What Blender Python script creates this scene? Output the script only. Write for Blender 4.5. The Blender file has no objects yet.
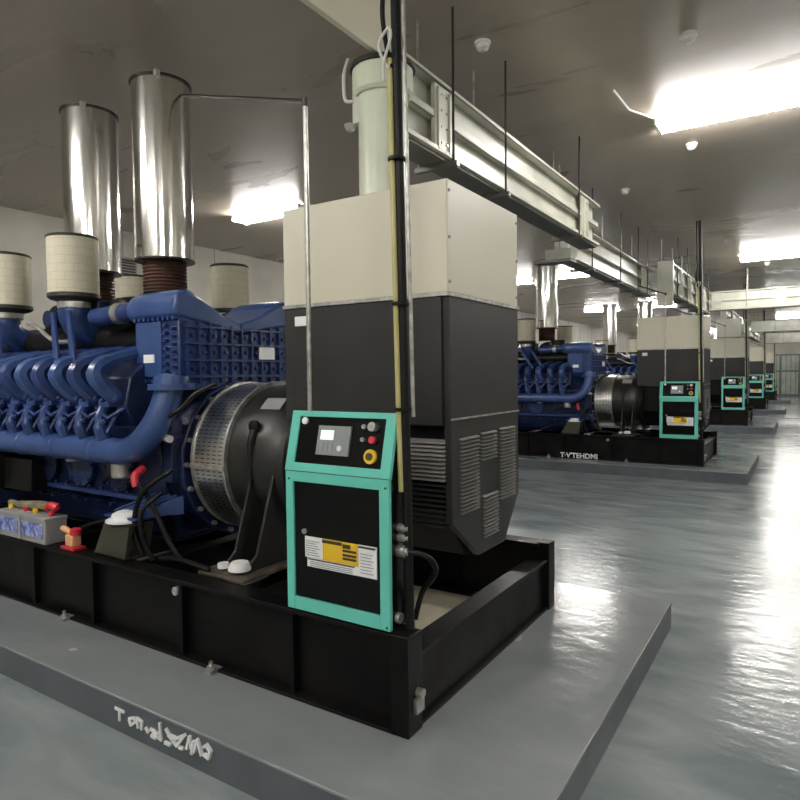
import bpy, bmesh, math, random
from mathutils import Vector, Matrix
random.seed(7)
S = bpy.context.scene
COL = S.collection
PI = math.pi

# ------------------------------------------------------------------ materials
def mat(name, col, rough=.5, metal=0., spec=.5, coat=0.):
    m = bpy.data.materials.new(name); m.use_nodes = True
    b = m.node_tree.nodes['Principled BSDF']
    b.inputs['Base Color'].default_value = (*col, 1)
    b.inputs['Roughness'].default_value = rough
    b.inputs['Metallic'].default_value = metal
    b.inputs['Specular IOR Level'].default_value = spec
    b.inputs['Coat Weight'].default_value = coat
    return m

def mottle(m, c1, c2, scale=4., lo=.35, hi=.65, r1=None, r2=None, bump=0., bscale=30., stretch=(1, 1, 1), detail=5, dist=0.):
    nt = m.node_tree; N = nt.nodes; L = nt.links
    b = N['Principled BSDF']
    tc = N.new('ShaderNodeTexCoord'); mp = N.new('ShaderNodeMapping'); mp.inputs['Scale'].default_value = stretch
    L.new(tc.outputs['Object'], mp.inputs['Vector'])
    n = N.new('ShaderNodeTexNoise'); n.inputs['Scale'].default_value = scale; n.inputs['Detail'].default_value = detail
    n.inputs['Distortion'].default_value = dist
    L.new(mp.outputs['Vector'], n.inputs['Vector'])
    r = N.new('ShaderNodeValToRGB'); r.color_ramp.elements[0].position = lo; r.color_ramp.elements[1].position = hi
    r.color_ramp.elements[0].color = (*c1, 1); r.color_ramp.elements[1].color = (*c2, 1)
    L.new(n.outputs['Fac'], r.inputs['Fac']); L.new(r.outputs['Color'], b.inputs['Base Color'])
    if r1 is not None:
        q = N.new('ShaderNodeMapRange'); q.inputs['From Min'].default_value = .3; q.inputs['From Max'].default_value = .7
        q.inputs['To Min'].default_value = r1; q.inputs['To Max'].default_value = r2
        L.new(n.outputs['Fac'], q.inputs['Value']); L.new(q.outputs['Result'], b.inputs['Roughness'])
    if bump:
        n2 = N.new('ShaderNodeTexNoise'); n2.inputs['Scale'].default_value = bscale; n2.inputs['Detail'].default_value = 4
        L.new(mp.outputs['Vector'], n2.inputs['Vector'])
        bp = N.new('ShaderNodeBump'); bp.inputs['Strength'].default_value = bump; bp.inputs['Distance'].default_value = .02
        L.new(n2.outputs['Fac'], bp.inputs['Height']); L.new(bp.outputs['Normal'], b.inputs['Normal'])
    return m

def emis(name, col, st):
    m = bpy.data.materials.new(name); m.use_nodes = True
    b = m.node_tree.nodes['Principled BSDF']
    b.inputs['Base Color'].default_value = (*col, 1)
    b.inputs['Emission Color'].default_value = (*col, 1); b.inputs['Emission Strength'].default_value = st
    return m

M = {}
M['floor'] = mottle(mat('epoxy_floor', (.2, .22, .23), .12, 0, .3), (.178, .215, .232), (.325, .362, .375), 1.3, .3, .7, .10, .26, .30, 7.5, (.7, 1.6, 1), 7, 1.4)
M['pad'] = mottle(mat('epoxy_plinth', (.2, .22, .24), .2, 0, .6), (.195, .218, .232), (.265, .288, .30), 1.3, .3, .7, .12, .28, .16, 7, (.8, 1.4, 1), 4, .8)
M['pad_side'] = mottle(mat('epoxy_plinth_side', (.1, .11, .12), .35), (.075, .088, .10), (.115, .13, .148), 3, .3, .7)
M['ceiling'] = mottle(mat('ceiling_paint', (.3, .28, .26), .4, 0, .5), (.37, .312, .252), (.45, .388, .318), .8, .3, .7, .24, .42, .07, 1.6, (.6, 2.2, 1), 5, .6)
M['wall'] = mottle(mat('wall_paint', (.6, .57, .5), .6), (.50, .475, .41), (.62, .59, .52), 1.5)
M['black'] = mottle(mat('black_steel', (.015, .015, .016), .38, 0, .16), (.003, .003, .0035), (.008, .0075, .007), 5, .35, .7, .3, .5)
M['blackm'] = mottle(mat('black_casing', (.03, .03, .03), .42, 0, .5), (.009, .009, .009), (.015, .015, .014), 5)
M['charcoal'] = mottle(mat('charcoal_panel', (.06, .06, .062), .45, 0, .35), (.021, .021, .0215), (.029, .0285, .028), 3)
M['beige'] = mottle(mat('beige_panel', (.6, .57, .47), .4), (.68, .645, .515), (.72, .69, .56), .8)
M['duct'] = mottle(mat('duct_paint', (.6, .59, .5), .35), (.50, .50, .42), (.66, .66, .57), 2.5)
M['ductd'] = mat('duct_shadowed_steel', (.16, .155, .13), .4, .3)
M['galv'] = mottle(mat('galvanised_steel', (.5, .5, .48), .35, .7), (.35, .35, .33), (.6, .6, .57), 20)
M['chrome'] = mottle(mat('polished_stainless', (.8, .79, .76), .14, 1.), (.74, .73, .70), (.86, .85, .82), 1.2, r1=.10, r2=.2, bump=.5, bscale=1.6, stretch=(6, 6, .35))
M['brown'] = mottle(mat('rusty_bellows', (.06, .03, .02), .6), (.03, .011, .006), (.07, .028, .016), 9)
M['blue'] = mottle(mat('blue_engine_paint', (.03, .085, .34), .3, 0, .6), (.012, .030, .12), (.026, .058, .195), 6, bump=.12, bscale=25)
M['bluel'] = mottle(mat('light_blue_paint', (.05, .13, .42), .28, 0, .6), (.025, .058, .185), (.042, .088, .25), 4)
M['blued'] = mottle(mat('shaded_blue_paint', (.012, .03, .12), .38), (.004, .009, .035), (.011, .022, .08), 8, bump=.15, bscale=20)  # darker engine blue, low light on the lower parts put into the colour
M['rubber'] = mat('black_rubber', (.005, .005, .005), .45, 0, .25)
M['rim'] = mat('dark_rim', (.02, .018, .016), .4, .2)
M['teal'] = mat('teal_enamel', (.14, .60, .50), .35)
M['cabblack'] = mat('cabinet_black', (.003, .0035, .0035), .25, 0, .2)
M['white'] = mat('white_plastic', (.8, .8, .78), .4)
M['label'] = mat('white_label', (.88, .89, .9), .5)
M['lgrey'] = mat('label_print_grey', (.30, .31, .33), .5)
M['yellow'] = mat('yellow_label', (.85, .55, .03), .45)
M['print'] = mat('dark_print', (.05, .035, .02), .5)
M['ysleeve'] = mottle(mat('yellow_green_sleeve', (.5, .45, .16), .4), (.42, .38, .12), (.55, .50, .24), 5)
M['red'] = mat('red_plastic', (.6, .03, .05), .4)
M['orange'] = mat('cream_orange_plastic', (.85, .45, .22), .45)
M['screen'] = mat('display_bezel', (.27, .30, .30), .3)
M['lcd'] = emis('lit_display', (.72, .82, .80), .6)
M['batt'] = mottle(mat('battery_grey', (.3, .31, .31), .5), (.27, .28, .28), (.36, .36, .35), 5)
M['battl'] = mottle(mat('battery_blue_label', (.05, .09, .45), .4), (.03, .06, .35), (.45, .52, .80), 30)
M['olive'] = mat('olive_bracket', (.045, .043, .03), .5)
M['footb'] = mottle(mat('worn_brown_foot', (.08, .06, .04), .6), (.03, .024, .016), (.12, .10, .07), 12)
M['louv'] = mat('louvre_grey', (.17, .17, .165), .4, .3)
M['louvb'] = mat('highlit_louvre', (.62, .62, .6), .3, .6)  # pale colour carries the shiny highlights along the side slats
M['cover'] = mottle(mat('dusty_cover', (.2, .18, .12), .7), (.13, .12, .08), (.28, .25, .15), 12)
M['flex'] = mat('pale_flexible_conduit', (.6, .6, .56), .4)
M['mint'] = mottle(mat('pale_green_casing', (.55, .62, .45), .35), (.62, .66, .52), (.70, .74, .61), 2)
M['tube'] = emis('fluorescent_tube', (1, .98, .94), 130)
M['lens'] = mat('detector_white', (.7, .7, .68), .4)
M['beigefloor'] = mottle(mat('beige_tray', (.5, .46, .36), .5), (.42, .39, .30), (.55, .51, .40), 4)
M['filterband'] = mat('filter_end_band', (.03, .028, .022), .5)
M['gate'] = mat('gate_green_grey', (.13, .16, .14), .4, .4)
M['glass'] = mottle(mat('frosted_pane', (.5, .53, .47), .15), (.42, .46, .40), (.58, .60, .53), 2)

# pleated cream filter paper: vertical pleats + printed ticks
def filt_mat():
    m = mat('filter_paper', (.62, .58, .46), .7); nt = m.node_tree; N = nt.nodes; L = nt.links; b = N['Principled BSDF']
    tc = N.new('ShaderNodeTexCoord'); br = N.new('ShaderNodeTexBrick')
    br.inputs['Color1'].default_value = (.62, .58, .46, 1); br.inputs['Color2'].default_value = (.60, .56, .44, 1)
    br.inputs['Mortar'].default_value = (.50, .46, .35, 1); br.inputs['Scale'].default_value = 1
    br.inputs['Brick Width'].default_value = .11; br.inputs['Row Height'].default_value = .055; br.inputs['Mortar Size'].default_value = .002
    L.new(tc.outputs['UV'], br.inputs['Vector']); L.new(br.outputs['Color'], b.inputs['Base Color'])
    return m
M['filter'] = filt_mat()
def perf_mat():
    m = mat('perforated_steel', (.6, .6, .56), .3, .85); nt = m.node_tree; N = nt.nodes; L = nt.links; b = N['Principled BSDF']
    tc = N.new('ShaderNodeTexCoord'); br = N.new('ShaderNodeTexBrick'); br.offset = 0
    br.inputs['Color1'].default_value = (.012, .012, .012, 1); br.inputs['Color2'].default_value = (.02, .02, .018, 1)
    br.inputs['Mortar'].default_value = (.8, .8, .74, 1); br.inputs['Scale'].default_value = 1
    br.inputs['Brick Width'].default_value = .024; br.inputs['Row Height'].default_value = .048; br.inputs['Mortar Size'].default_value = .0095
    br.inputs['Mortar Smooth'].default_value = .1
    L.new(tc.outputs['UV'], br.inputs['Vector']); L.new(br.outputs['Color'], b.inputs['Base Color'])
    L.new(br.outputs['Fac'], b.inputs['Metallic'])
    return m
M['perf'] = perf_mat()

# ------------------------------------------------------------------ mesh kit
class MB:
    """collects shapes in world metres; build() links ONE mesh object under a parent thing"""
    def __init__(s): s.bm = bmesh.new(); s.uv = None
    def box(s, x0, x1, y0, y1, z0, z1):
        v = [s.bm.verts.new(p) for p in ((x0,y0,z0),(x1,y0,z0),(x1,y1,z0),(x0,y1,z0),(x0,y0,z1),(x1,y0,z1),(x1,y1,z1),(x0,y1,z1))]
        for f in ((3,2,1,0),(4,5,6,7),(0,1,5,4),(1,2,6,5),(2,3,7,6),(3,0,4,7)): s.bm.faces.new([v[i] for i in f])
        return s
    def hexa(s, pts):
        v = [s.bm.verts.new(p) for p in pts]
        for f in ((3,2,1,0),(4,5,6,7),(0,1,5,4),(1,2,6,5),(2,3,7,6),(3,0,4,7)): s.bm.faces.new([v[i] for i in f])
        return s
    def prism(s, poly, axis, a, b):
        """poly: 2D pts; axis 'x' -> (y,z), 'y' -> (x,z), 'z' -> (x,y); extruded a..b"""
        def P(p, t):
            return {'x': (t, p[0], p[1]), 'y': (p[0], t, p[1]), 'z': (p[0], p[1], t)}[axis]
        A = [s.bm.verts.new(P(p, a)) for p in poly]; B = [s.bm.verts.new(P(p, b)) for p in poly]
        n = len(poly)
        s.bm.faces.new(A); s.bm.faces.new(B[::-1])
        for i in range(n): s.bm.faces.new([A[i], B[i], B[(i+1) % n], A[(i+1) % n]])
        return s
    def tube(s, pts, r, seg=12, cap=True):
        pts = [Vector(p) for p in pts]; n = len(pts)
        rr = r if isinstance(r, (list, tuple)) else [r]*n
        rings = []; up = None
        for i, p in enumerate(pts):
            d = (pts[min(i+1, n-1)] - pts[max(i-1, 0)]).normalized()
            if up is None:
                up = Vector((0, 0, 1)) if abs(d.z) < .9 else Vector((1, 0, 0))
            u = (up - d*up.dot(d)).normalized(); w = d.cross(u); up = u
            rings.append([s.bm.verts.new(p + (u*math.cos(2*PI*k/seg) + w*math.sin(2*PI*k/seg))*rr[i]) for k in range(seg)])
        for i in range(n-1):
            for k in range(seg):
                s.bm.faces.new([rings[i][k], rings[i][(k+1) % seg], rings[i+1][(k+1) % seg], rings[i+1][k]])
        if cap:
            s.bm.faces.new(rings[0][::-1]); s.bm.faces.new(rings[-1])
        return s
    def lathe(s, prof, axis, c, seg=40, uvs=False):
        """prof: (radius, along) ; axis 'x','y' or 'z' through c"""
        c = Vector(c)
        def P(r, t, a):
            ca, sa = math.cos(a)*r, math.sin(a)*r
            return c + Vector({'z': (ca, sa, t), 'x': (t, ca, sa), 'y': (ca, t, sa)}[axis])
        lay = s.bm.loops.layers.uv.verify() if uvs else None
        rings = [[s.bm.verts.new(P(r, t, 2*PI*k/seg)) for k in range(seg)] for r, t in prof]
        R = max(r for r, t in prof)
        for i in range(len(prof)-1):
            for k in range(seg):
                f = s.bm.faces.new([rings[i][k], rings[i][(k+1) % seg], rings[i+1][(k+1) % seg], rings[i+1][k]])
                if uvs:
                    L_ = 2*PI*R/seg; t0, t1 = prof[i][1], prof[i+1][1]
                    for lp, uv in zip(f.loops, ((k*L_, t0), ((k+1)*L_, t0), ((k+1)*L_, t1), (k*L_, t1))): lp[lay].uv = uv
        s.bm.faces.new(rings[0][::-1]); s.bm.faces.new(rings[-1])
        return s
    def cyl(s, p0, p1, r, seg=16): return s.tube([p0, p1], r, seg)
    def ball(s, c, r, sc=(1, 1, 1), seg=16):
        m = Matrix.Translation(Vector(c)) @ Matrix.Diagonal((*sc, 1))
        bmesh.ops.create_uvsphere(s.bm, u_segments=seg, v_segments=seg//2, radius=r, matrix=m); return s
    def build(s, name, m, parent=None, bevel=0., off=None, seg=2):
        bmesh.ops.recalc_face_normals(s.bm, faces=s.bm.faces)
        o3 = Vector(off) if off is not None else (Vector(parent['_b']) if parent is not None and '_b' in parent else Vector((0,0,0)))
        bmesh.ops.translate(s.bm, verts=s.bm.verts, vec=-o3)
        me = bpy.data.meshes.new(name); s.bm.to_mesh(me); s.bm.free()
        me.materials.append(m)
        for p in me.polygons: p.use_smooth = True
        me.set_sharp_from_angle(angle=.6)
        o = bpy.data.objects.new(name, me); COL.objects.link(o)
        if parent is not None: o.parent = parent; o['_b'] = tuple(o3)
        elif off is not None: o.location = off
        if bevel:
            bv = o.modifiers.new('bevel', 'BEVEL'); bv.width = bevel; bv.segments = seg; bv.limit_method = 'ANGLE'; bv.angle_limit = .6
        return o

def thing(name, label, cat, base, group=None):
    o = bpy.data.objects.new(name, None); COL.objects.link(o); o.location = base; o['_b'] = tuple(base)
    o.empty_display_size = .1
    o['label'] = label; o['category'] = cat
    if group: o['group'] = group
    return o
def tag(o, label, cat, group=None):
    o['label'] = label; o['category'] = cat
    if group: o['group'] = group
    return o
def struct(o): o['kind'] = 'structure'; return o
def dup(root, off, label, group):
    def rec(o, par):
        c = o.copy(); COL.objects.link(c); c.parent = par
        for ch in list(o.children): rec(ch, c)
        return c
    r = root.copy(); COL.objects.link(r); r.location = Vector(root.location) + Vector(off)
    for ch in list(root.children): rec(ch, r)
    r['label'] = label
    if group: r['group'] = group
    return r
def circ(cy, cz, r, n, a0=0): return [(cy + r*math.cos(a0+2*PI*k/n), cz + r*math.sin(a0+2*PI*k/n)) for k in range(n)]
def bez(p0, p1, p2, p3, n=12):
    p0, p1, p2, p3 = map(Vector, (p0, p1, p2, p3)); out = []
    for i in range(n+1):
        t = i/n; out.append(p0*(1-t)**3 + p1*3*t*(1-t)**2 + p2*3*t*t*(1-t) + p3*t**3)
    return out
def smooth_path(pts, n=6):
    pts = [Vector(p) for p in pts]; P = [pts[0]] + pts + [pts[-1]]; out = []
    for i in range(1, len(P)-2):
        for k in range(n):
            t = k/n; a, b, c, d = P[i-1], P[i], P[i+1], P[i+2]
            out.append(.5*((2*b) + (c-a)*t + (2*a-5*b+4*c-d)*t*t + (3*b-a-3*c+d)*t**3))
    out.append(pts[-1]); return out

# ------------------------------------------------------------------ room
CH = 3.85
struct(MB().box(-8.9, 4.6, -4, 46, -.1, 0).build('floor', M['floor']))
struct(MB().box(-8.9, 4.6, -4, 46, CH, CH+.1).build('ceiling', M['ceiling']))
struct(MB().box(-9.0, -8.9, -4, 46, 0, CH).build('wall_left', M['wall']))
struct(MB().box(4.6, 4.7, -4, 46, 0, CH).build('wall_right', M['wall']))
struct(MB().box(-9, 4.7, 46, 46.1, 0, CH).build('wall_back', M['wall']))
struct(MB().box(-9, 4.7, -4.1, -4, 0, CH).build('wall_front', M['wall']))
# far gate: tall glazed grille
g = MB().box(-2.5, 3.6, 45.93, 45.96, .02, 2.5).build('door_1', M['glass']); struct(g)
gf = MB()
for x in (-2.5, -1.5, -.5, .5, 1.5, 2.5, 3.5): gf.box(x, x+.12, 45.84, 45.9, .02, 2.6)
for z in (.02, 1.5, 2.5): gf.box(-2.5, 3.6, 45.86, 45.92, z, z+.1)
for i in range(24): gf.box(-2.4+i*.25, -2.37+i*.25, 45.86, 45.9, .1, 2.5)
gf.build('door_grille', M['gate'], g)
# dark louvre set in the left wall, behind the engine
v = thing('wall_vent', 'small dark louvred vent high on the pale left wall behind the chimneys', 'vent', (-8.9, 5.99, 2.93))
MB().box(-8.9, -8.86, 5.86, 6.22, 2.93, 3.45).build('frame', M['lgrey'], v)
b = MB()
for i in range(11): b.box(-8.86, -8.84, 5.9, 6.18, 2.96+i*.043, 2.985+i*.043)
b.build('slats', M['print'], v)
tag(MB().box(-8.9, -8.8, 5.8, 6.3, 2.70, 2.86).build('junction_box', M['white'], bevel=.01), 'white box on the left wall just under the dark vent', 'electrical box')
b = MB()
for i in range(27): b.box(-8.9, -8.893, -3+i*1.8, -2.985+i*1.8, 0, CH)
struct(b.build('trim_1', M['lgrey']))

# ------------------------------------------------------------------ ceiling lights
def luminaire(xc, yc, label):
    t = thing('ceiling_light', label, 'light', (xc, yc, 3.70), 'bare fluorescent fixtures under the ceiling')
    MB().box(xc-.62, xc+.62, yc-.05, yc+.05, 3.825, CH).build('reflector', M['white'], t, bevel=.006)
    for dx in (-.62, .6): MB().box(xc+dx, xc+dx+.02, yc-.15, yc+.15, 3.77, 3.83).build('end_cap', M['white'], t)
    for dy in (-.11, .11):
        MB().tube([(xc-.6, yc+dy, 3.795), (xc+.6, yc+dy, 3.795)], .021, 10).build('tube', M['tube'], t)
    return t
rows = [6.15, 14.4, 22.8, 31.2, 39.6]
ordn = ['nearest', 'second', 'third', 'fourth', 'farthest']
for k, y in enumerate(rows):
    for xc, nm in ((-.55, 'over the right aisle'), (-4.3, 'in the middle line'), (-6.2, 'towards the left wall')):
        y = rows[k] + (.3 if xc < -5 else 0)
        if k == 0 and xc == -4.3: continue
        luminaire(xc, y, 'glowing white fluorescent fixture %s, %s row from the camera' % (nm, ordn[k]))
luminaire(2.9, 2.0, 'glowing white fluorescent fixture out over the right aisle near the camera')
luminaire(2.9, 8.5, 'glowing white fluorescent fixture out over the right aisle, beyond the nearer one')
luminaire(-3.0, -1.6, 'glowing white fluorescent fixture behind the camera on the left')
luminaire(-4.9, 0.3, 'unseen fluorescent fixture added to brighten the near left floor')  # added unseen fixture, fills light onto the near floor and engine side
luminaire(.4, -1.6, 'glowing white fluorescent fixture behind the camera on the right')
for (x, y, d) in ((-1.89, 4.03, 'between the hanging rods over the first cable duct'), (-3.5, 4.67, 'left of the pale green riser'), (-1.0, 6.95, 'beside the nearest aisle light'),
               (-1.93, 8.2, 'above the end of the first cable duct'), (-.7, 4.7, 'nearest to the camera over the aisle'), (-1.2, 12.3, 'in front of the second aisle light'), (-.75, 15.4, 'just past the second aisle light')):
    t = thing('smoke_detector', 'small white round ceiling detector ' + d, 'detector', (x, y, CH-.06), 'detectors on the ceiling')
    MB().lathe([(.02, -.06), (.04, -.045), (.045, -.02), (.055, -.018), (.055, 0)], 'z', (x, y, CH), 20).build('detector_head', M['lens'], t)

b = MB(); b.tube([(-1.33, 5.25, CH-.012), (-1.31, 5.7, CH-.02), (-1.14, 6.1, CH-.015)], .008, 6)
tag(b.build('ceiling_wire', M['lens']), 'thin white wire running along the ceiling into the nearest aisle light', 'wire')
# ------------------------------------------------------------------ plinths
PITCH = 8.38
ordg = ['nearest', 'second', 'third', 'fourth', 'fifth and farthest']
def pad():
    t = thing('plinth', '', 'plinth', (-.7, 1.67, 0), 'raised grey plinths under the generator sets')
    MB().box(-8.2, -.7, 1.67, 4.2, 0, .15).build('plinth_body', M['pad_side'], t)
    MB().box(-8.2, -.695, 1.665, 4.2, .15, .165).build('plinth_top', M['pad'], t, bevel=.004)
    return t
pad0 = pad(); pad0['label'] = 'glossy grey raised plinth nearest the camera, white lettering on its front edge'
G1 = [[(-2.618,.106),(-2.558,.104)],[(-2.588,.107),(-2.59,.058)],[(-2.517,.086),(-2.481,.1),(-2.47,.085),(-2.506,.06),(-2.517,.079)],[(-2.458,.107),(-2.454,.065)],[(-2.452,.105),(-2.424,.099),(-2.428,.065)],[(-2.398,.079),(-2.383,.066)],[(-2.362,.085),(-2.335,.082),(-2.358,.057),(-2.33,.055)],[(-2.3,.128),(-2.292,.06),(-2.33,.069),(-2.302,.092)],[(-2.258,.116),(-2.232,.092),(-2.191,.066),(-2.138,.128),(-2.19,.098),(-2.242,.096)],[(-2.265,.057),(-2.233,.057)],[(-2.171,.066),(-2.15,.068)],[(-2.124,.077),(-2.107,.13),(-2.094,.08)],[(-2.079,.078),(-2.058,.132),(-2.035,.078)],[(-2.083,.117),(-2.095,.066)],[(-2.019,.117),(-2.004,.128),(-1.981,.109),(-1.992,.079),(-2.015,.085)]]
def strokes(lines, y, w, thick=.003):
    b = MB(); back = y
    for s in lines:
        for (a, c), (d, e) in zip(s[:-1], s[1:]):
            thick += .00025; y = back
            L_ = math.hypot(d-a, e-c); nx, nz = -(e-c)/L_*w/2, (d-a)/L_*w/2
            ex, ez = (d-a)/L_*w*.3, (e-c)/L_*w*.3
            b.hexa([(a-nx-ex, y-thick, c-nz-ez), (d-nx+ex, y-thick, e-nz+ez), (d-nx+ex, y, e-nz+ez), (a-nx-ex, y, c-nz-ez),
                    (a+nx-ex, y-thick, c+nz-ez), (d+nx+ex, y-thick, e+nz+ez), (d+nx+ex, y, e+nz+ez), (a+nx-ex, y, c+nz-ez)])
    return b
strokes(G1, 1.669, .012, .006).build('lettering', M['label'], pad0)['label'] = 'white painted lettering and mark'

# ------------------------------------------------------------------ skid
YC = 2.92
def skid():
    t = thing('generator_skid', '', 'skid', (-1.3, 2.07, .165), 'black steel base frames of the generator sets')
    for (y0, y1, yw) in ((2.07, 2.19, 2.115), (3.65, 3.77, 3.71)):
        b = MB()
        b.box(-7.6, -1.36, y0, y1, .545, .565); b.box(-7.6, -1.36, y0-.01, y1+.01, .165, .18); b.box(-7.6, -1.36, yw, yw+.015, .18, .545)
        b.build('side_beam', M['black'], t, bevel=.002)
        for x in (-6.6, -5.9, -5.3, -4.72, -4.095, -3.457, -2.675, -1.923):
            MB().box(x-.012, x+.012, y0+.005, y1-.005, .18, .545).build('stiffener', M['black'], t)
    for y0, y1 in ((2.06, 2.17), (3.67, 3.77)):
        MB().box(-1.38, -1.3, y0, y1, .165, .57).build('corner_post', M['black'], t, bevel=.004)
    b = MB(); b.box(-1.42, -1.31, 2.17, 3.67, .455, .475); b.box(-1.42, -1.31, 2.17, 3.67, .165, .18); b.box(-1.35, -1.335, 2.17, 3.67, .18, .455)
    b.build('end_beam', M['black'], t, bevel=.002)
    for x in (-2.45, -3.35, -4.4, -5.5, -6.6, -7.55):
        b = MB(); b.box(x-.07, x+.05, 2.13, 3.71, .46, .48); b.box(x-.015, x, 2.13, 3.71, .18, .46); b.build('cross_beam', M['black'], t)
    for y in (2.60, 3.24):
        b = MB(); b.box(-2.55, -2.3, y-.05, y+.05, .48, .56); b.build('support_rail', M['black'], t, bevel=.003)
    MB().box(-2.35, -1.45, 2.2, 3.6, .166, .176).build('drip_tray', M['beigefloor'], t)['label'] = 'beige tray between the black beams'
    for x in (-3.70, -2.42, -5.0):
        b = MB(); b.box(x-.03, x+.03, 2.02, 2.09, .165, .182); b.cyl((x, 2.045, .18), (x, 2.045, .22), .010, 8); b.cyl((x, 2.045, .18), (x, 2.045, .198), .02, 6)
        b.build('floor_clamp', M['galv'], t)
    b = MB(); b.cyl((-1.30, 2.13, .33), (-1.27, 2.13, .33), .018, 8); b.box(-1.30, -1.285, 2.10, 2.16, .25, .31)
    b.build('earth_stud', M['galv'], t)
    # lifting eye on the long beam
    b = MB(); b.cyl((-2.72, 2.075, .50), (-2.72, 2.10, .50), .022, 14); b.build('lifting_pad', M['lgrey'], t)
    return t
skid0 = skid(); skid0['label'] = 'long black steel base frame nearest the camera, under the first blue engine'

# ------------------------------------------------------------------ engine
def engine():
    t = thing('diesel_engine', '', 'engine', (-3.1, YC, .58), 'blue diesel engines of the generator sets')
    XE = -6.3
    # crankcase
    MB().prism([(2.50, .62), (3.34, .62), (3.42, .86), (3.48, 1.3), (3.30, 1.55), (2.54, 1.55), (2.36, 1.3), (2.42, .86)], 'x', XE, -3.22).build('crankcase', M['blued'], t, bevel=.012)
    b = MB(); b.box(XE, -3.2, 2.37, 3.47, .845, .875)
    b.build('sump_flange', M['blue'], t, bevel=.004)
    b = MB()
    for i in range(22): b.cyl((-3.3-.135*i, 2.392, .875), (-3.3-.135*i, 2.392, .9), .013, 6)
    for i in range(22): b.cyl((-3.3-.135*i, 2.36, .80), (-3.3-.135*i, 2.40, .80), .012, 6)
    b.build('sump_bolts', M['blued'], t)
    MB().prism([(2.56, .57), (3.28, .57), (3.38, .84), (2.46, .84)], 'x', XE+.1, -3.3).build('sump', M['blued'], t, bevel=.01)
    for i in range(6):
        x = -3.62-.42*i
        b = MB(); b.lathe([(.0, 0), (.10, 0), (.125, .012), (.145, .012), (.145, .04)], 'y', (x, 2.355, 1.03), 24)
        o = b.build('inspection_cover', M['blue' if i % 2 else 'blued'], t)
        b = MB()
        for k in range(8): b.cyl((x+.132*math.cos(k*PI/4), 2.355, 1.03+.132*math.sin(k*PI/4)), (x+.132*math.cos(k*PI/4), 2.37, 1.03+.132*math.sin(k*PI/4)), .01, 6)
        b.build('cover_bolts', M['blue'], o)
    # heads and rocker covers on both banks
    for s in (-1, 1):
        Y = lambda a: YC + s*a
        n = 13
        b = MB(); b.prism([(Y(.30), 1.55), (Y(.56), 1.30), (Y(.64), 1.42), (Y(.60), 1.60), (Y(.44), 1.74), (Y(.30), 1.70)], 'x', XE+.1, -3.4)
        b.build('cylinder_head_row', M['blued'], t, bevel=.01)
        # coolant and exhaust manifold along the bank, rising into the aftercooler
        z = 1.165
        path = smooth_path([(XE+.15, Y(.68), z), (-4.5, Y(.68), z), (-3.55, Y(.68), z), (-3.34, Y(.675), z+.005), (-3.2, Y(.65), z+.08), (-3.12, Y(.60), z+.22), (-3.10, Y(.555), z+.37), (-3.10, Y(.54), z+.44)])
        b = MB(); b.tube(path, .078, 20); b.build('manifold', M['bluel'], t)
        for x in (-3.62, -4.04, -4.46, -4.88, -5.3, -5.72): MB().lathe([(.078, -.016), (.083, -.01), (.083, .01), (.078, .016)], 'x', (x, Y(.68), z), 20).build('manifold_clamp', M['bluel'], t)
        b = MB(); b.lathe([(.09, -.02), (.13, -.02), (.13, .015), (.10, .015), (.095, .06)], 'z', (-3.10, Y(.54), 1.545), 24)
        b.build('manifold_collar', M['bluel'], t)
        for i in range(n):
            x = -3.52-.205*i
            b = MB()
            b.tube(smooth_path([(x+.05, Y(.30), 1.78), (x+.02, Y(.52), 1.74), (x, Y(.68), 1.69), (x, Y(.745), 1.625), (x+.01, Y(.70), 1.54), (x+.03, Y(.60), 1.45), (x+.04, Y(.52), 1.39)], 5), [.036]*5+[.040]*5+[.050]*5+[.054]*5+[.050]*5+[.042]*5+[.036], 8)
            b.build('charge_air_runner', M['bluel' if i % 2 == 0 else 'blue'], t)
            b = MB()
            b.tube(smooth_path([(x-.02, Y(.60), 1.47), (x-.03, Y(.69), 1.40), (x-.01, Y(.72), 1.31), (x, Y(.69), 1.22)]), [.03]*6+[.03]*6+[.038]*6+[.06], 10)
            b.tube([(x+.07, Y(.58), 1.50), (x+.02, Y(.70), 1.27)], .014, 8); b.tube([(x-.10, Y(.60), 1.48), (x-.03, Y(.72), 1.26)], .012, 8)
            b.tube([(x+.10, Y(.62), 1.42), (x+.04, Y(.70), 1.36), (x-.06, Y(.71), 1.42)], .012, 8)
            b.box(x-.055, x+.05, min(Y(.61), Y(.70)), max(Y(.61), Y(.70)), 1.425, 1.45)
            b.ball((x+.07, Y(.66), 1.47), .022, seg=8); b.ball((x-.05, Y(.68), 1.455), .02, seg=8); b.ball((x+.03, Y(.72), 1.34), .018, seg=8)
            b.build('exhaust_port', M['blue'], t)
    # valley: charge air pipe, black exhaust lagging
    b = MB(); b.tube([(XE+.2, 2.66, 1.86), (-3.5, 2.66, 1.86)], .09, 18); b.tube([(XE+.2, 3.18, 1.86), (-3.5, 3.18, 1.86)], .09, 18)
    b.build('charge_air_pipe', M['rubber'], t)
    b = MB(); b.box(XE+.3, -3.6, 2.78, 3.06, 1.7, 2.0); b.build('valley_cover', M['rubber'], t, bevel=.03)
    for x in (-4.72, -3.95):
        b = MB(); b.lathe([(.08, -.34), (.15, -.30), (.17, -.2), (.17, .2), (.15, .30), (.08, .34)], 'y', (x, YC, 1.99), 24)
        b.lathe([(.13, 0), (.13, .19)], 'z', (x if x < -4 else -3.84, YC, 2.0), 20)
        b.build('turbocharger', M['rubber'], t)
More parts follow.
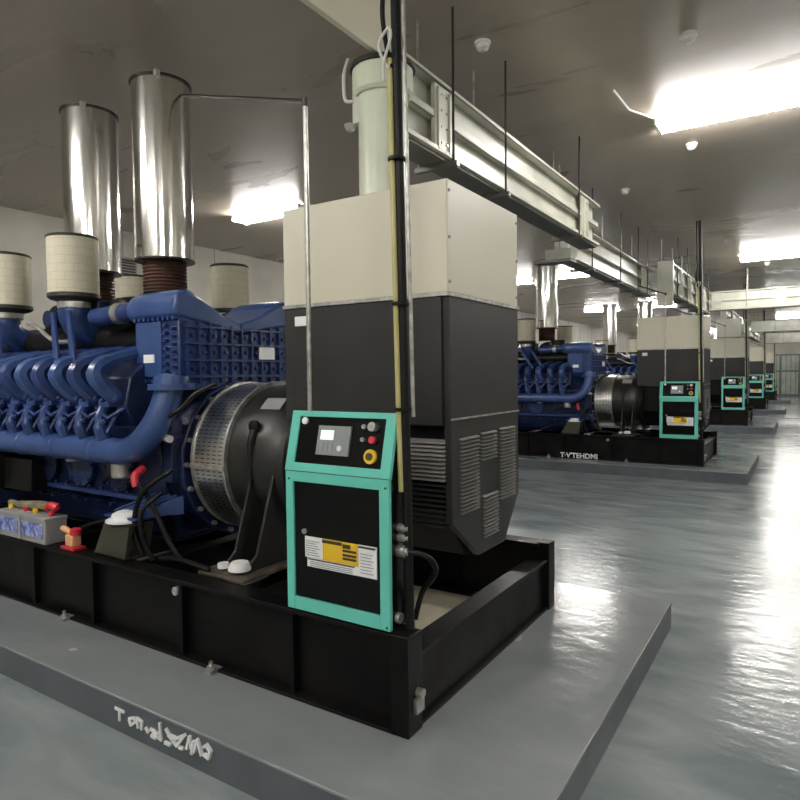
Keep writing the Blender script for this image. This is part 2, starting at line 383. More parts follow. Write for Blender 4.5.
    b = MB(); b.box(-4.35, -4.15, 2.6, 2.8, 1.93, 2.14); b.build('actuator', M['blued'], t, bevel=.01); b = MB(); b.lathe([(.06, -.1), (.06, .1)], 'y', (-4.55, 2.56, 2.02), 14); b.build('solenoid', M['blued'], t)
    # air filters
    for (x, y, z0, r) in ((-4.27, 2.5, 2.15, .162), (-5.2, 2.5, 2.13, .178), (-3.93, 3.6, 2.11, .148), (-5.2, 3.6, 2.14, .16)):
        h = .41 if y < 3 else .37
        f = MB().lathe([(r, z0+.02), (r, z0+h-.01)], 'z', (x, y, 0), 40, uvs=True).build('air_filter', M['filter'], t)
        MB().lathe([(r*.6, z0+h-.012), (r*1.02, z0+h-.012), (r*1.03, z0+h), (r*.98, z0+h+.008), (r*.5, z0+h+.002)], 'z', (x, y, 0), 40).build('filter_cap', M['filterband'], f)
        MB().lathe([(r*.6, z0-.03), (r*.92, z0-.015), (r*1.03, z0), (r*1.03, z0+.025), (r*.9, z0+.03)], 'z', (x, y, 0), 40).build('filter_base', M['filterband'], f)
        MB().lathe([(r*.62, z0-.075), (r*.66, z0-.07), (r*.66, z0-.03), (r*.6, z0-.03)], 'z', (x, y, 0), 32).build('clamp_band', M['galv'], f)
        s = 1 if y < YC else -1
        b = MB(); b.tube(smooth_path([(x, y, z0-.05), (x, y+s*.0, z0-.14), (x+.01, y+s*.06, z0-.22), (x+.02, y+s*.18, z0-.26), (x+.02, y+s*.34, z0-.27)]), .10, 18)
        b.build('intake_elbow', M['blue'], t)
        if y < YC:
            for dx in (-.09, .1):
                b = MB(); b.hexa([(x+dx-.02, y-.11, z0-.10), (x+dx+.02, y-.11, z0-.10), (x+dx+.02, y-.09, z0-.10), (x+dx-.02, y-.09, z0-.10),
                                  (x+dx+.27, y-.26, z0-.47), (x+dx+.33, y-.26, z0-.47), (x+dx+.33, y-.24, z0-.47), (x+dx+.27, y-.24, z0-.47)])
                b.build('filter_strut', M['blue'], t, bevel=.003)
    b = MB(); b.tube(smooth_path([(-4.72, 2.42, 1.99), (-4.6, 2.42, 1.96), (-4.46, 2.42, 1.885), (-4.36, 2.43, 1.85), (-4.22, 2.45, 1.85)]), .016, 8); b.build('hose', M['galv'], t)
    # aftercooler housing with the V shaped cover
    ya, yb = 2.44, 3.40; x0, x1 = -3.50, -3.10
    MB().prism([(ya, 1.60), (ya+.06, 1.52), (yb-.06, 1.52), (yb, 1.60), (yb, 1.98), (YC, 1.86), (ya, 1.98)], 'x', x0, x1).build('aftercooler', M['blue'], t, bevel=.008)
    b = MB()
    for z in (1.60, 1.70, 1.80, 1.90): b.box(x1, x1+.022, ya+.03, yb-.03, z-.007, z+.007)
    for i in range(11): b.box(x1, x1+.02, ya+.05+i*.086-.006, ya+.05+i*.086+.006, 1.56, 1.915 if abs(ya+.05+i*.086-YC) < .2 else 1.93)
    for i in range(10):
        for z in (1.65, 1.75, 1.85): b.cyl((x1, ya+.092+i*.086, z), (x1+.018, ya+.092+i*.086, z), .012, 6)
    b.build('ribs', M['blue'], t)
    b = MB(); b.box(x0+.02, x0+.26, ya-.02, ya, 1.6, 1.93); b.build('side_cover', M['bluel'], t, bevel=.004)
    b = MB()
    for i in range(9): b.cyl((x0+.03+i*.045, ya-.035, 1.945), (x0+.03+i*.045, ya, 1.945), .014, 6)
    for i in range(8):
        b.cyl((x0+.30, ya-.03, 1.59+i*.045), (x0+.30, ya, 1.59+i*.045), .014, 6); b.cyl((x0+.37, ya-.03, 1.57+i*.045), (x0+.37, ya, 1.57+i*.045), .012, 6)
    for i in range(4): b.cyl((x0+.06+i*.06, ya-.03, 1.575), (x0+.06+i*.06, ya, 1.575), .012, 6)
    b.build('cover_bolts', M['blue'], t)
    b = MB()
    for s in (-1, 1):
        Y = lambda a, s=s: YC + s*a
        b.prism([(Y(0), 1.87), (Y(0), 1.94), (Y(.12), 1.975), (Y(.34), 2.08), (Y(.42), 2.115), (Y(.49), 2.09), (Y(.515), 2.0), (Y(.50), 1.955)], 'x', x0-.03, x1+.012)
    b.build('vee_cover', M['bluel'], t, bevel=.02, seg=3)
    for s in (-1, 1):
        b = MB(); b.tube([(x0-.135, YC+s*.41, 2.02), (x0-.115, YC+s*.41, 2.02), (x0-.07, YC+s*.41, 2.02), (x0, YC+s*.41, 2.02), (x0+.2, YC+s*.41, 2.02), (x1-.02, YC+s*.41, 2.02)], [.03, .06, .085, .10, .102, .10], 24)
        b.build('charge_air_dome', M['bluel'], t)
        b = MB(); b.tube([(x0-.52, YC+s*.42, 2.0), (x0-.1, YC+s*.42, 2.02)], .06, 16); b.build('crossover_pipe', M['blue'], t)
        b = MB(); b.lathe([(.062, -.03), (.069, -.028), (.069, .028), (.062, .03)], 'x', (x0-.24, YC+s*.42, 2.013), 20); b.build('pipe_clamp', M['galv'], t)
    MB().box(-3.40, -3.30, ya-.026, ya-.02, 1.685, 1.735).build('nameplate', M['label'], t)
    MB().box(x1+.023, x1+.03, 3.06, 3.20, 1.71, 1.79).build('nameplate', M['label'], t)
    # flywheel housing
    MB().prism(circ(YC, 1.08, .50, 16, PI/16), 'x', -3.24, -3.08).build('flywheel_housing', M['blued'], t, bevel=.01)
    b = MB()
    for k in range(20): b.cyl((-3.09, YC+.47*math.cos(k*PI/10), 1.08+.47*math.sin(k*PI/10)), (-3.055, YC+.47*math.cos(k*PI/10), 1.08+.47*math.sin(k*PI/10)), .015, 6)
    b.build('housing_bolts', M['galv'], t)
    b = MB(); b.box(-3.19, -3.11, 2.38, 2.46, .98, 1.35); b.cyl((-3.14, 2.34, 1.25), (-3.14, 2.46, 1.25), .04, 10); b.build('speed_sensor_bracket', M['blued'], t, bevel=.005)
    b = MB(); b.tube([(-3.16, 2.36, 1.25), (-3.06, 2.33, 1.245)], .022, 10); b.ball((-3.17, 2.35, 1.25), .035, seg=10); b.build('pressure_valve', M['flex'], t)
    # mounting arm with radiating fins and white capped mount
    for x in (-3.30, -5.6):
        b = MB()
        for k in range(5):
            b.hexa([(x-.12+k*.05, 2.20, .80), (x-.105+k*.05, 2.20, .80), (x+.02+k*.06, 2.40, .80), (x+.0+k*.06, 2.40, .80),
                    (x-.12+k*.05, 2.20, .825), (x-.105+k*.05, 2.20, .825), (x+.02+k*.06, 2.40, .91), (x+.0+k*.06, 2.40, .91)])
        b.box(x-.15, x+.15, 2.16, 2.42, .79, .805)
        b.build('mounting_arm', M['blue'], t, bevel=.003)
        b = MB(); b.lathe([(.11, .775), (.11, .785), (.085, .79), (.075, .815), (.05, .83), (.0, .832)], 'z', (x, 2.2, 0), 24)
        b.build('mount_cap', M['label'], t)
        b = MB(); b.prism([(x-.22, .567), (x+.08, .567), (x+.13, .775), (x-.10, .775)], 'y', 2.13, 2.16); b.prism([(x-.22, .567), (x+.08, .567), (x+.13, .775), (x-.10, .775)], 'y', 2.26, 2.29)
        b.box(x-.10, x+.13, 2.13, 2.29, .76, .775); b.box(x-.22, x+.08, 2.13, 2.29, .567, .58)
        b.build('mount_bracket', M['olive'], t, bevel=.003)
    MB().tube(smooth_path([(-3.27, 2.30, 1.07), (-3.26, 2.24, 1.03), (-3.24, 2.23, .97)]), .024, 10).build('fuel_filter_handle', M['red'], t)
    b = MB(); b.lathe([(.05, 1.0), (.06, 1.01), (.06, 1.1), (.03, 1.12)], 'z', (-3.45, 2.28, 0), 16); b.build('sensor', M['galv'], t); b = MB(); b.lathe([(.045, .95), (.05, .96), (.05, 1.04), (.03, 1.06)], 'z', (-3.95, 2.28, .12), 16)
    b.build('sensor', M['galv'], t)
    # hoses and cables round the flywheel end
    for i, pts in enumerate(([(-3.0, 2.3, 1.08), (-3.14, 2.2, .95), (-3.2, 2.18, .75), (-3.16, 2.2, .6)], [(-3.05, 2.26, .95), (-3.12, 2.18, .85), (-3.12, 2.18, .7), (-3.06, 2.2, .58)],
                             [(-3.4, 2.3, 1.05), (-3.25, 2.24, 1.0), (-3.1, 2.22, .9), (-2.95, 2.22, .7), (-2.8, 2.2, .6)], [(-3.5, 2.32, .75), (-3.7, 2.24, .70), (-3.9, 2.2, .62)],
                             [(-3.7, 2.32, .95), (-3.55, 2.28, 1.0), (-3.4, 2.3, 1.02)], [(-3.0, 2.2, .60), (-2.8, 2.17, .63), (-2.6, 2.2, .60)], [(-3.1, 2.3, 1.35), (-2.98, 2.35, 1.42), (-2.92, 2.4, 1.5), (-2.8, 2.45, 1.56)])):
        MB().tube(smooth_path(pts), .014, 8).build('hose', M['rubber'], t)
    # front end pumps beyond the frame edge side
    b = MB(); b.lathe([(.1, -.1), (.2, -.08), (.2, .08), (.1, .1)], 'x', (-4.9, 2.36, .98), 20); b.box(-4.85, -4.45, 2.26, 2.4, .82, 1.05); b.build('starter_motor', M['rubber'], t, bevel=.01)
    b = MB(); b.prism(circ(YC, 1.15, .55, 12), 'x', XE-.25, XE); b.build('gear_case', M['blue'], t, bevel=.02)
    return t
eng0 = engine(); eng0['label'] = 'large blue diesel engine nearest the camera, with cream air filters on top'

# ------------------------------------------------------------------ alternator with terminal housing
def alternator():
    t = thing('alternator', '', 'alternator', (-1.9, YC, .565), 'black alternators with tall beige topped housings')
    zc = 1.10
    MB().lathe([(.44, -3.03), (.455, -3.03), (.455, -2.77), (.44, -2.77)], 'x', (0, YC, zc), 72, uvs=True).build('perforated_guard', M['perf'], t)
    b = MB(); b.lathe([(.44, -3.045), (.465, -3.045), (.465, -3.03), (.44, -3.03)], 'x', (0, YC, zc), 72); b.lathe([(.44, -2.775), (.467, -2.775), (.467, -2.758), (.44, -2.758)], 'x', (0, YC, zc), 72)
    b.box(-3.04, -2.76, YC-.475, YC-.45, zc-.03, zc-.005)
    b.build('guard_rim', M['galv'], t)
    MB().lathe([(.44, -2.76), (.445, -2.72), (.44, -2.5), (.425, -2.40), (.39, -2.35), (.39, -2.3)], 'x', (0, YC, zc), 56).build('drive_end_casing', M['blackm'], t)
    b = MB(); b.tube([(-2.58, YC-.405, zc+.20), (-2.58, YC-.43, zc+.13), (-2.57, YC-.445, zc-.1)], [.02, .022, .008], 8)
    b.lathe([(.012, -.02), (.035, -.012), (.035, .012), (.012, .02)], 'y', (-2.58, YC-.40, zc+.22), 16)
    b.build('lifting_eye', M['rubber'], t)
    MB().hexa([(-2.62, YC-.315, zc+.312), (-2.47, YC-.315, zc+.312), (-2.47, YC-.30, zc+.326), (-2.62, YC-.30, zc+.326), (-2.62, YC-.25, zc+.372), (-2.47, YC-.25, zc+.372), (-2.47, YC-.262, zc+.356), (-2.62, YC-.262, zc+.356)]).build('rating_plate', M['lgrey'], t)
    MB().lathe([(.43, -2.32), (.46, -2.32), (.46, -2.27), (.40, -2.27)], 'x', (0, YC, zc), 56).build('flange', M['black'], t)
    # stator
    MB().prism([(2.60, 1.42), (2.60, .95), (2.80, .70), (3.06, .70), (3.26, .95), (3.26, 1.42)], 'x', -2.28, -1.42).build('stator_body', M['black'], t, bevel=.006)
    b = MB()
    for i in range(10): b.hexa([(-1.62, 2.56, 1.10+i*.0195), (-1.405, 2.56, 1.10+i*.0195), (-1.405, 2.60, 1.108+i*.0195), (-1.62, 2.60, 1.108+i*.0195), (-1.62, 2.56, 1.106+i*.0195), (-1.405, 2.56, 1.106+i*.0195), (-1.405, 2.60, 1.118+i*.0195), (-1.62, 2.60, 1.118+i*.0195)])
    b.build('side_louvre', M['louvb'], t)['label'] = 'metal side louvre with highlights put into its pale colour'
    b = MB()
    for i in range(9): b.box(-1.60, -1.405, 2.575, 2.6, .88+i*.024, .889+i*.024)
    b.build('side_grille', M['charcoal'], t)
    # end plate with louvre blocks
    X = -1.375
    MB().prism([(2.56, 1.955), (2.58, .90), (2.86, .69), (3.18, .69), (3.375, .92), (3.375, 1.955)], 'x', X-.035, X).build('end_plate', M['charcoal'], t, bevel=.004)
    b = MB(); b.box(X, X+.006, 2.57, 3.375, 1.385, 1.393); b.build('panel_seam', M['galv'], t)
    for (y0, y1, z0, z1) in ((2.65, 2.85, .935, 1.32), (2.88, 3.06, 1.165, 1.32), (3.11, 3.31, .93, 1.32), (2.90, 3.08, .77, .995)):
        b = MB(); n = int((z1-z0)/.0185)
        for i in range(n):
            z = z0+i*.0185
            b.hexa([(X, y0, z+.003), (X+.014, y0, z), (X+.014, y1, z), (X, y1, z+.003), (X, y0, z+.009), (X+.013, y0, z+.004), (X+.013, y1, z+.004), (X, y1, z+.009)])
        b.build('louvre', M['louv'], t)
    # terminal housing
    MB().box(-2.37, X-.036, 2.55, 3.37, 1.36, 1.955).build('terminal_housing', M['charcoal'], t, bevel=.004)
    MB().box(-2.375, X+.006, 2.542, 3.38, 1.955, 1.972).build('housing_lip', M['galv'], t)
    h = MB().box(-2.37, X, 2.55, 3.37, 1.972, 2.48).build('bus_housing', M['beige'], t, bevel=.005)
    h['label'] = 'tall beige top section'
    b = MB()
    for z in (2.02, 2.22, 2.43): b.cyl((X, 2.565, z), (X+.006, 2.565, z), .008, 8); b.cyl((X, 3.35, z), (X+.006, 3.35, z), .008, 8)
    b.build('screws', M['lgrey'], h)
    MB().box(-2.29, -2.21, 2.543, 2.55, 1.86, 1.91).build('rating_plate', M['label'], t)
    # feet and gusset ribs
    for x in (-2.58, -2.42):
        for q in (-1, 1):
            MB().prism([(YC+q*.42, zc-.02), (YC+q*.32, zc-.30), (YC+q*.30, .585), (YC+q*.66, .585), (YC+q*.56, .66)], 'x', x-.008, x+.008).build('foot_rib', M['charcoal'], t)
    MB().box(-2.68, -2.34, 2.19, 2.55, .566, .585).build('foot', M['footb'], t, bevel=.004)
    MB().box(-2.68, -2.34, 3.29, 3.65, .566, .585).build('foot', M['footb'], t, bevel=.004)
    b = MB(); b.lathe([(.06, .60), (.06, .615), (.045, .64), (.0, .645)], 'z', (-2.46, 2.28, 0), 16); b.cyl((-2.56, 2.26, .6), (-2.56, 2.26, .625), .03, 8); b.build('mount_nut', M['label'], t)
    return t
alt0 = alternator(); alt0['label'] = 'black alternator nearest the camera, with silver perforated guard and beige box top'

# ------------------------------------------------------------------ control cabinet
def cabinet():
    t = thing('control_cabinet', '', 'control cabinet', (-1.645, 2.07, .575), 'teal framed generator control cabinets')
    y = 2.066
    B = MB().box(-1.925, -1.387, y+.02, y+.13, .575, 1.18).hexa([(-1.925, y+.02, 1.18), (-1.387, y+.02, 1.18), (-1.387, y+.13, 1.18), (-1.925, y+.13, 1.18), (-1.925, y+.08, 1.435), (-1.387, y+.08, 1.435), (-1.387, y+.13, 1.435), (-1.925, y+.13, 1.435)])
    B.build('body', M['cabblack'], t, bevel=.002)
    b = MB()      # lower frame
    b.box(-1.93, -1.888, y, y+.02, .575, 1.185); b.box(-1.432, -1.385, y, y+.02, .575, 1.185)
    b.box(-1.888, -1.432, y, y+.02, .575, .632); b.box(-1.888, -1.432, y, y+.02, 1.14, 1.185)
    b.build('frame', M['teal'], t, bevel=.002)
    d = MB().box(-1.886, -1.434, y+.008, y+.02, .634, 1.138).build('door', M['cabblack'], t)
    MB().cyl((-1.83, y, .925), (-1.83, y+.01, .925), .012, 12).build('lock', M['galv'], d)
    b = MB(); b.box(-1.827, -1.73, y+.004, y+.008, .815, .905); b.box(-1.54, -1.449, y+.004, y+.008, .775, .905); b.box(-1.815, -1.54, y+.004, y+.008, .775, .812)
    b.build('sticker', M['label'], d)
    b = MB(); b.box(-1.728, -1.542, y+.003, y+.008, .814, .905); b.build('warning_sticker', M['yellow'], d)
    b = MB()
    b.box(-1.73, -1.625, y+.001, y+.003, .889, .902)
    for z in (.865, .847, .832): b.box(-1.62, -1.55, y+.001, y+.003, z, z+.010)
    b.box(-1.62, -1.58, y+.001, y+.003, .880, .897); b.box(-1.54, -1.455, y+.002, y+.004, .893, .901); b.box(-1.81, -1.56, y+.002, y+.004, .806, .811)
    b.build('print', M['print'], d)
    b = MB()
    for i in range(7): b.box(-1.82, -1.745-.01*(i % 3), y+.002, y+.004, .825+i*.01, .828+i*.01); b.box(-1.53, -1.465-.01*(i % 2), y+.002, y+.004, .79+i*.013, .793+i*.013)
    for i in range(3): b.box(-1.80, -1.57, y+.002, y+.004, .780+i*.008, .783+i*.008)
    b.build('small_print', M['lgrey'], d)
    # sloped console
    def SP(x, z, d=0.):   # point on the sloped face, d outwards
        s = (z-1.185)/.25; return (x, y+.06*s - d, z + d*.2)
    def slab(b, x0, x1, z0, z1, d0, d1):
        b.hexa([SP(x0, z0, d1), SP(x1, z0, d1), SP(x1, z0, d0), SP(x0, z0, d0), SP(x0, z1, d1), SP(x1, z1, d1), SP(x1, z1, d0), SP(x0, z1, d0)])
    b = MB()
    slab(b, -1.935, -1.889, 1.185, 1.445, -.02, 0); slab(b, -1.43, -1.382, 1.185, 1.445, -.02, 0)
    slab(b, -1.889, -1.43, 1.185, 1.222, -.02, 0); slab(b, -1.889, -1.43, 1.42, 1.445, -.02, 0)
    f = b.build('console_frame', M['teal'], t, bevel=.002)
    b = MB(); b.box(-1.93, -1.385, y-.001, y+.004, 1.184, 1.187); b.build('frame_joint', M['print'], f)
    b = MB(); slab(b, -1.889, -1.43, 1.222, 1.42, -.018, -.008); c = b.build('console_panel', M['cabblack'], t)
    b = MB(); slab(b, -1.772, -1.60, 1.262, 1.384, -.008, .002); s_ = b.build('display', M['screen'], c)
    b = MB(); slab(b, -1.755, -1.685, 1.325, 1.365, .002, .004); b.build('display_screen', M['lcd'], c)
    b = MB()
    for i in range(4): slab(b, -1.67, -1.615, 1.33+i*.011, 1.336+i*.011, .002, .004)
    for i in range(3):
        for j in range(2): slab(b, -1.75+i*.025, -1.735+i*.025, 1.275+j*.022, 1.289+j*.022, .002, .004)
    b.build('display_print', M['lgrey'], c)
    p = SP(-1.65, 1.295, .002)
    def knob(x, z, r, m, nm, h=.02):
        p = Vector(SP(x, z, -.008)); q = Vector(SP(x, z, h)); MB().cyl(p, q, r, 16).build(nm, m, c)
    knob(-1.645, 1.292, .012, M['label'], 'push_button', .008); knob(-1.485, 1.386, .019, M['galv'], 'key_switch'); knob(-1.485, 1.334, .015, M['red'], 'alarm_lamp', .01)
    knob(-1.535, 1.386, .010, M['lgrey'], 'selector', .006); knob(-1.535, 1.334, .009, M['lgrey'], 'selector', .006)
    knob(-1.487, 1.268, .030, M['yellow'], 'emergency_stop_ring', .004); knob(-1.487, 1.268, .015, M['print'], 'emergency_stop_button', .012)
    knob(-1.86, 1.402, .016, M['label'], 'corner_badge', .0)
    b = MB()
    for z in (.59, 1.15): b.cyl((-1.40, y-.003, z), (-1.40, y+.002, z), .005, 8)
    b.cyl((-1.91, y-.003, 1.15), (-1.91, y+.002, 1.15), .005, 8); b.build('frame_screws', M['print'], t)
    # sockets on the right side
    for z, r in ((.98, .018), (.942, .018), (.888, .028)):
        b = MB(); b.cyl((-1.388, y+.075, z), (-1.352, y+.075, z), r, 14); b.cyl((-1.352, y+.075, z), (-1.34, y+.075, z), r*.7, 14)
        b.build('cable_gland', M['galv'], t)
    MB().tube(smooth_path([(-1.34, y+.075, .888), (-1.29, y+.08, .885), (-1.25, y+.1, .86), (-1.25, y+.13, .80), (-1.33, y+.16, .70), (-1.36, y+.15, .585)]), .012, 8).build('cable', M['rubber'], t)
    MB().cyl((-1.383, y+.05, .62), (-1.365, y+.05, .62), .022, 10).build('side_knob', M['galv'], t)
    return t
cab0 = cabinet(); cab0['label'] = 'large teal framed control cabinet nearest the camera, black door with yellow and white sticker'

# ------------------------------------------------------------------ conduit post beside the cabinet
def post():
    t = thing('cable_post', '', 'conduit', (-1.345, 2.15, .57), 'dark conduit posts beside the control cabinets')
    x, y = -1.345, 2.15
    MB().cyl((x, y, .565), (x-.05, y, CH), .020, 16).build('post', M['rubber'], t)
    b = MB(); b.cyl((x+.020, y+.01, 1.43), (x-.022, y+.01, CH), .008, 10); b.build('grey_conduit', M['galv'], t)
    b = MB(); b.tube([(x-.022, y-.02, 1.13), (x-.030, y-.02, 1.45), (x-.055, y-.02, 2.84)], .011, 10); b.build('yellow_sleeve', M['ysleeve'], t)
    for z in (1.46, 1.88, 2.45): MB().lathe([(.034, -.007), (.036, -.005), (.036, .005), (.034, .007)], 'z', (x-.014-(z-1.2)*.016, y-.008, z), 16).build('strap', M['rubber'], t)
    b = MB(); b.tube(smooth_path([(x-.055, y-.03, 2.76), (x-.05, y-.04, 2.82), (x-.01, y-.05, 2.90), (x-.02, y-.05, 2.94), (x-.07, y-.04, 2.90), (x-.06, y-.03, 2.84), (x-.03, y-.03, 2.80)]), .006, 8)
    bmesh.ops.translate(b.bm, verts=b.bm.verts, vec=(-.02, 0, 0)); b.build('flex_loop', M['flex'], t)
    MB().tube(smooth_path([(x-.09, y-.02, CH), (x-.08, y-.02, 3.2), (x-.085, y-.02, 3.0), (x-.05, y-.02, 2.8)]), .010, 8).build('cable', M['rubber'], t)
    return t
post0 = post(); post0['label'] = 'dark vertical cable post with yellow sleeve beside the nearest control cabinet'
def pipe():
    t = thing('thin_conduit', '', 'conduit', (-1.80, 2.11, 1.44), 'thin grey conduits rising from the control cabinets')
    b = MB(); b.tube([(-1.868, 2.165, 1.436), (-1.868, 2.165, 2.80)], .011, 10); b.build('conduit', M['galv'], t)
    b = MB(); b.tube([(-1.868, 2.165, 2.80), (-3.64, 2.94, 3.53)], .010, 8); b.lathe([(.014, -.02), (.014, .02)], 'z', (-1.868, 2.165, 2.795), 10); b.build('branch_conduit', M['rim'], t)
    return t
pipe0 = pipe(); pipe0['label'] = 'thin grey conduit rising from the top of the nearest cabinet to a chimney'

# ------------------------------------------------------------------ chimneys
def chimney(x, y, r, label, z0=2.42, z1=3.63):
    t = thing('exhaust_chimney', label, 'chimney', (x, y, z0-.2), 'polished steel exhaust chimneys')
    b = MB(); b.lathe([(r-.01, z0), (r, z0), (r, z0+.01), (r, z1-.12), (r, z1), (r-.01, z1)], 'z', (x, y, 0), 64); b.build('stack', M['chrome'], t)
    b = MB(); b.lathe([(r-.03, z1-.004), (r+.010, z1-.004), (r+.010, z1+.012), (r-.03, z1+.012)], 'z', (x, y, 0), 48); b.build('rim', M['rim'], t); b = MB()
    b.lathe([(r-.04, z0-.012), (r+.008, z0-.012), (r+.008, z0), (r-.04, z0)], 'z', (x, y, 0), 48); b.build('rim', M['rim'], t)
    prof = []
    zb, zt = 2.19, z0-.01; n = 18
    for i in range(n+1): prof.append((.142 if i % 2 else .150, zb+(zt-zb)*i/n))
    MB().lathe(prof, 'z', (x, y, 0), 36).build('bellows', M['brown'], t)
    b = MB(); b.box(x+r*.72, x+r*.72+.03, y-r*.72-.02, y-r*.72+.01, z1-.02, z1+.02); b.build('clip', M['galv'], t)
    return t
ch = [chimney(-3.84, YC, .197, 'polished steel chimney on brown bellows, nearest and tallest in view, above the blue engine'),
      chimney(-4.72, YC+.01, .20, 'polished steel chimney left of the nearest one, partly behind a cream filter')]

# ------------------------------------------------------------------ batteries and small items on the skid
def battery(x0, x1, label):
    t = thing('battery', label, 'battery', ((x0+x1)/2, 2.13, .566), 'grey starter batteries on the skid')
    MB().box(x0, x1, 2.08, 2.22, .566, .715).build('case', M['batt'], t, bevel=.005)
    MB().box(x0-.004, x1+.004, 2.076, 2.224, .712, .732).build('lid', M['batt'], t, bevel=.004)
    MB().box(x0+.02, x1-.025, 2.074, 2.08, .605, .695).build('case_label', M['battl'], t)
    MB().cyl((x0+.05, 2.15, .732), (x0+.05, 2.15, .76), .018, 10).build('terminal', M['yellow'], t)
    MB().cyl((x1-.05, 2.15, .732), (x1-.05, 2.15, .76), .018, 10).build('terminal', M['red'], t)
    return t
battery(-4.235, -3.95, 'grey battery with blue label on the skid edge, the right one of the pair')
battery(-4.54, -4.25, 'grey battery with blue label at the left edge of the picture')
b = MB(); b.tube(smooth_path([(-4.6, 2.2, .752), (-4.4, 2.17, .76), (-4.18, 2.19, .775), (-4.02, 2.17, .77)]), [.02]*6+[.028]*6+[.03]*6+[.012], 10)
tag(b.build('battery_cable', M['cover']), 'dusty olive cable bundle lying across the tops of the two batteries', 'cable')
b = MB(); b.tube(smooth_path([(-4.06, 2.16, .775), (-4.0, 2.15, .80), (-3.95, 2.16, .785)]), .024, 10); b.ball((-3.97, 2.16, .79), .03, seg=10)
tag(b.build('terminal_boot', M['red']), 'red rubber terminal boot on the right end of the battery pair', 'terminal cover')
t = thing('battery_isolator', 'small red and cream isolator switch on the skid edge beside the batteries', 'switch', (-3.72, 2.12, .566))
MB().box(-3.80, -3.66, 2.09, 2.17, .566, .585).build('base', M['red'], t, bevel=.003)
MB().box(-3.77, -3.69, 2.10, 2.16, .585, .655).build('switch_body', M['orange'], t, bevel=.008)
MB().tube([(-3.82, 2.12, .685), (-3.74, 2.12, .67), (-3.71, 2.13, .66)], .018, 10).build('handle', M['orange'], t)
MB().lathe([(.028, .655), (.034, .665), (.034, .69), (.01, .70)], 'z', (-3.70, 2.13, 0), 14).build('knob', M['red'], t)

# ------------------------------------------------------------------ overhead cable ducts
def joint_plates(t, X, ys, z0, z1):
    for y in ys:
        b = MB(); b.box(X-.005, X+.022, y-.11, y+.11, z0-.01, z1-.03)
        for dy in (-.07, .07): b.box(X+.022, X+.034, y+dy-.015, y+dy+.015, z0, z1-.05)
        b.build('joint_plate', M['duct'], t, bevel=.003)
        b = MB()
        for dy in (-.035, .035):
            for k in range(4): b.cyl((X+.022, y+dy, z0+.05+k*(z1-z0-.13)/3), (X+.03, y+dy, z0+.05+k*(z1-z0-.13)/3), .008, 6)
        b.build('bolts', M['galv'], t)
def duct_y(X, y0, y1, z0, z1, label, joints, rods, W=.2):
    t = thing('cable_duct', label, 'cable duct', (X, y0, z0), 'pale overhead cable ducts')
    b = MB()
    b.box(X-W, X+.03, y0, y1, z1-.022, z1); b.box(X-W, X-.045, y0, y1, z0+.015, z1-.022)
    zm = z0+(z1-z0)*.52
    b.box(X-.045, X+.014, y0, y1, zm-.028, zm+.012); b.box(X-W, X+.03, y0, y1, z0-.012, z0+.016)
    b.build('duct_body', M['duct'], t, bevel=.003)
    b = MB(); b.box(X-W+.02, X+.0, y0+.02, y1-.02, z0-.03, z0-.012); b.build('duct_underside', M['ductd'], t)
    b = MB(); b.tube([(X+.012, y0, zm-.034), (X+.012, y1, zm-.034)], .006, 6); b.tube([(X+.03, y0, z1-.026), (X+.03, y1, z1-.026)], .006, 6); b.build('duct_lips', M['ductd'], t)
    joint_plates(t, X, joints, z0, z1)
    for y in rods:
        for dx in (.034, -W-.02):
            b = MB(); b.cyl((X+dx, y, z0-.03), (X+dx, y, CH), .008, 8); b.build('hanging_rod', M['rim' if dx > 0 else 'galv'], t)
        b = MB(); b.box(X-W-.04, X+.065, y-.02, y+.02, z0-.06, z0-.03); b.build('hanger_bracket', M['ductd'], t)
    return t
def duct_x(Y, x0, x1, z0, z1, label, rods):
    t = thing('cable_duct', label, 'cable duct', (x0, Y, z0), 'pale overhead cable ducts')
    b = MB(); W = .2
    b.box(x0, x1, Y-.03, Y+W, z1-.022, z1); b.box(x0, x1, Y+.03, Y+W, z0+.015, z1-.022)
    zm = z0+(z1-z0)*.52
    b.box(x0, x1, Y-.012, Y+.03, zm-.028, zm+.012); b.box(x0, x1, Y-.03, Y+W, z0-.012, z0+.016)
    b.build('duct_body', M['duct'], t, bevel=.003)
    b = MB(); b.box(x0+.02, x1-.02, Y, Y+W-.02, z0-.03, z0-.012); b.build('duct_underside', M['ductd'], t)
    for x in [x0+.15+1.25*k for k in range(int((x1-x0)/1.25))]:
        b = MB(); b.box(x-.1, x+.1, Y-.022, Y+.03, z0-.01, z1-.03); b.build('joint_plate', M['duct'], t, bevel=.003)
    for x in rods:
        b = MB(); b.cyl((x, Y-.045, z0-.03), (x, Y-.045, CH), .009, 8); b.cyl((x, Y+W+.02, z0-.03), (x, Y+W+.02, CH), .009, 8); b.build('hanging_rod', M['galv'], t)
    return t
duct_y(-1.9, 3.02, 6.85, 2.945, 3.36, 'long off-white overhead cable duct nearest the camera, ending above the first beige housing', (3.45, 6.35), (3.55, 4.36, 6.12))
# folded connector at the near end of the duct
t = thing('duct_connector', 'folded off-white sheet metal connector between the cable post and the first duct', 'connector', (-1.93, 2.9, 2.95))
MB().box(-2.10, -1.925, 2.82, 3.01, 2.96, 3.30).build('connector_box', M['duct'], t, bevel=.006)
MB().hexa([(-1.925, 2.84, 3.12), (-1.86, 2.90, 3.05), (-1.86, 3.0, 3.05), (-1.925, 3.0, 3.12), (-1.925, 2.84, 3.28), (-1.91, 2.90, 3.26), (-1.91, 3.0, 3.26), (-1.925, 3.0, 3.28)]).build('folded_flap', M['duct'], t)
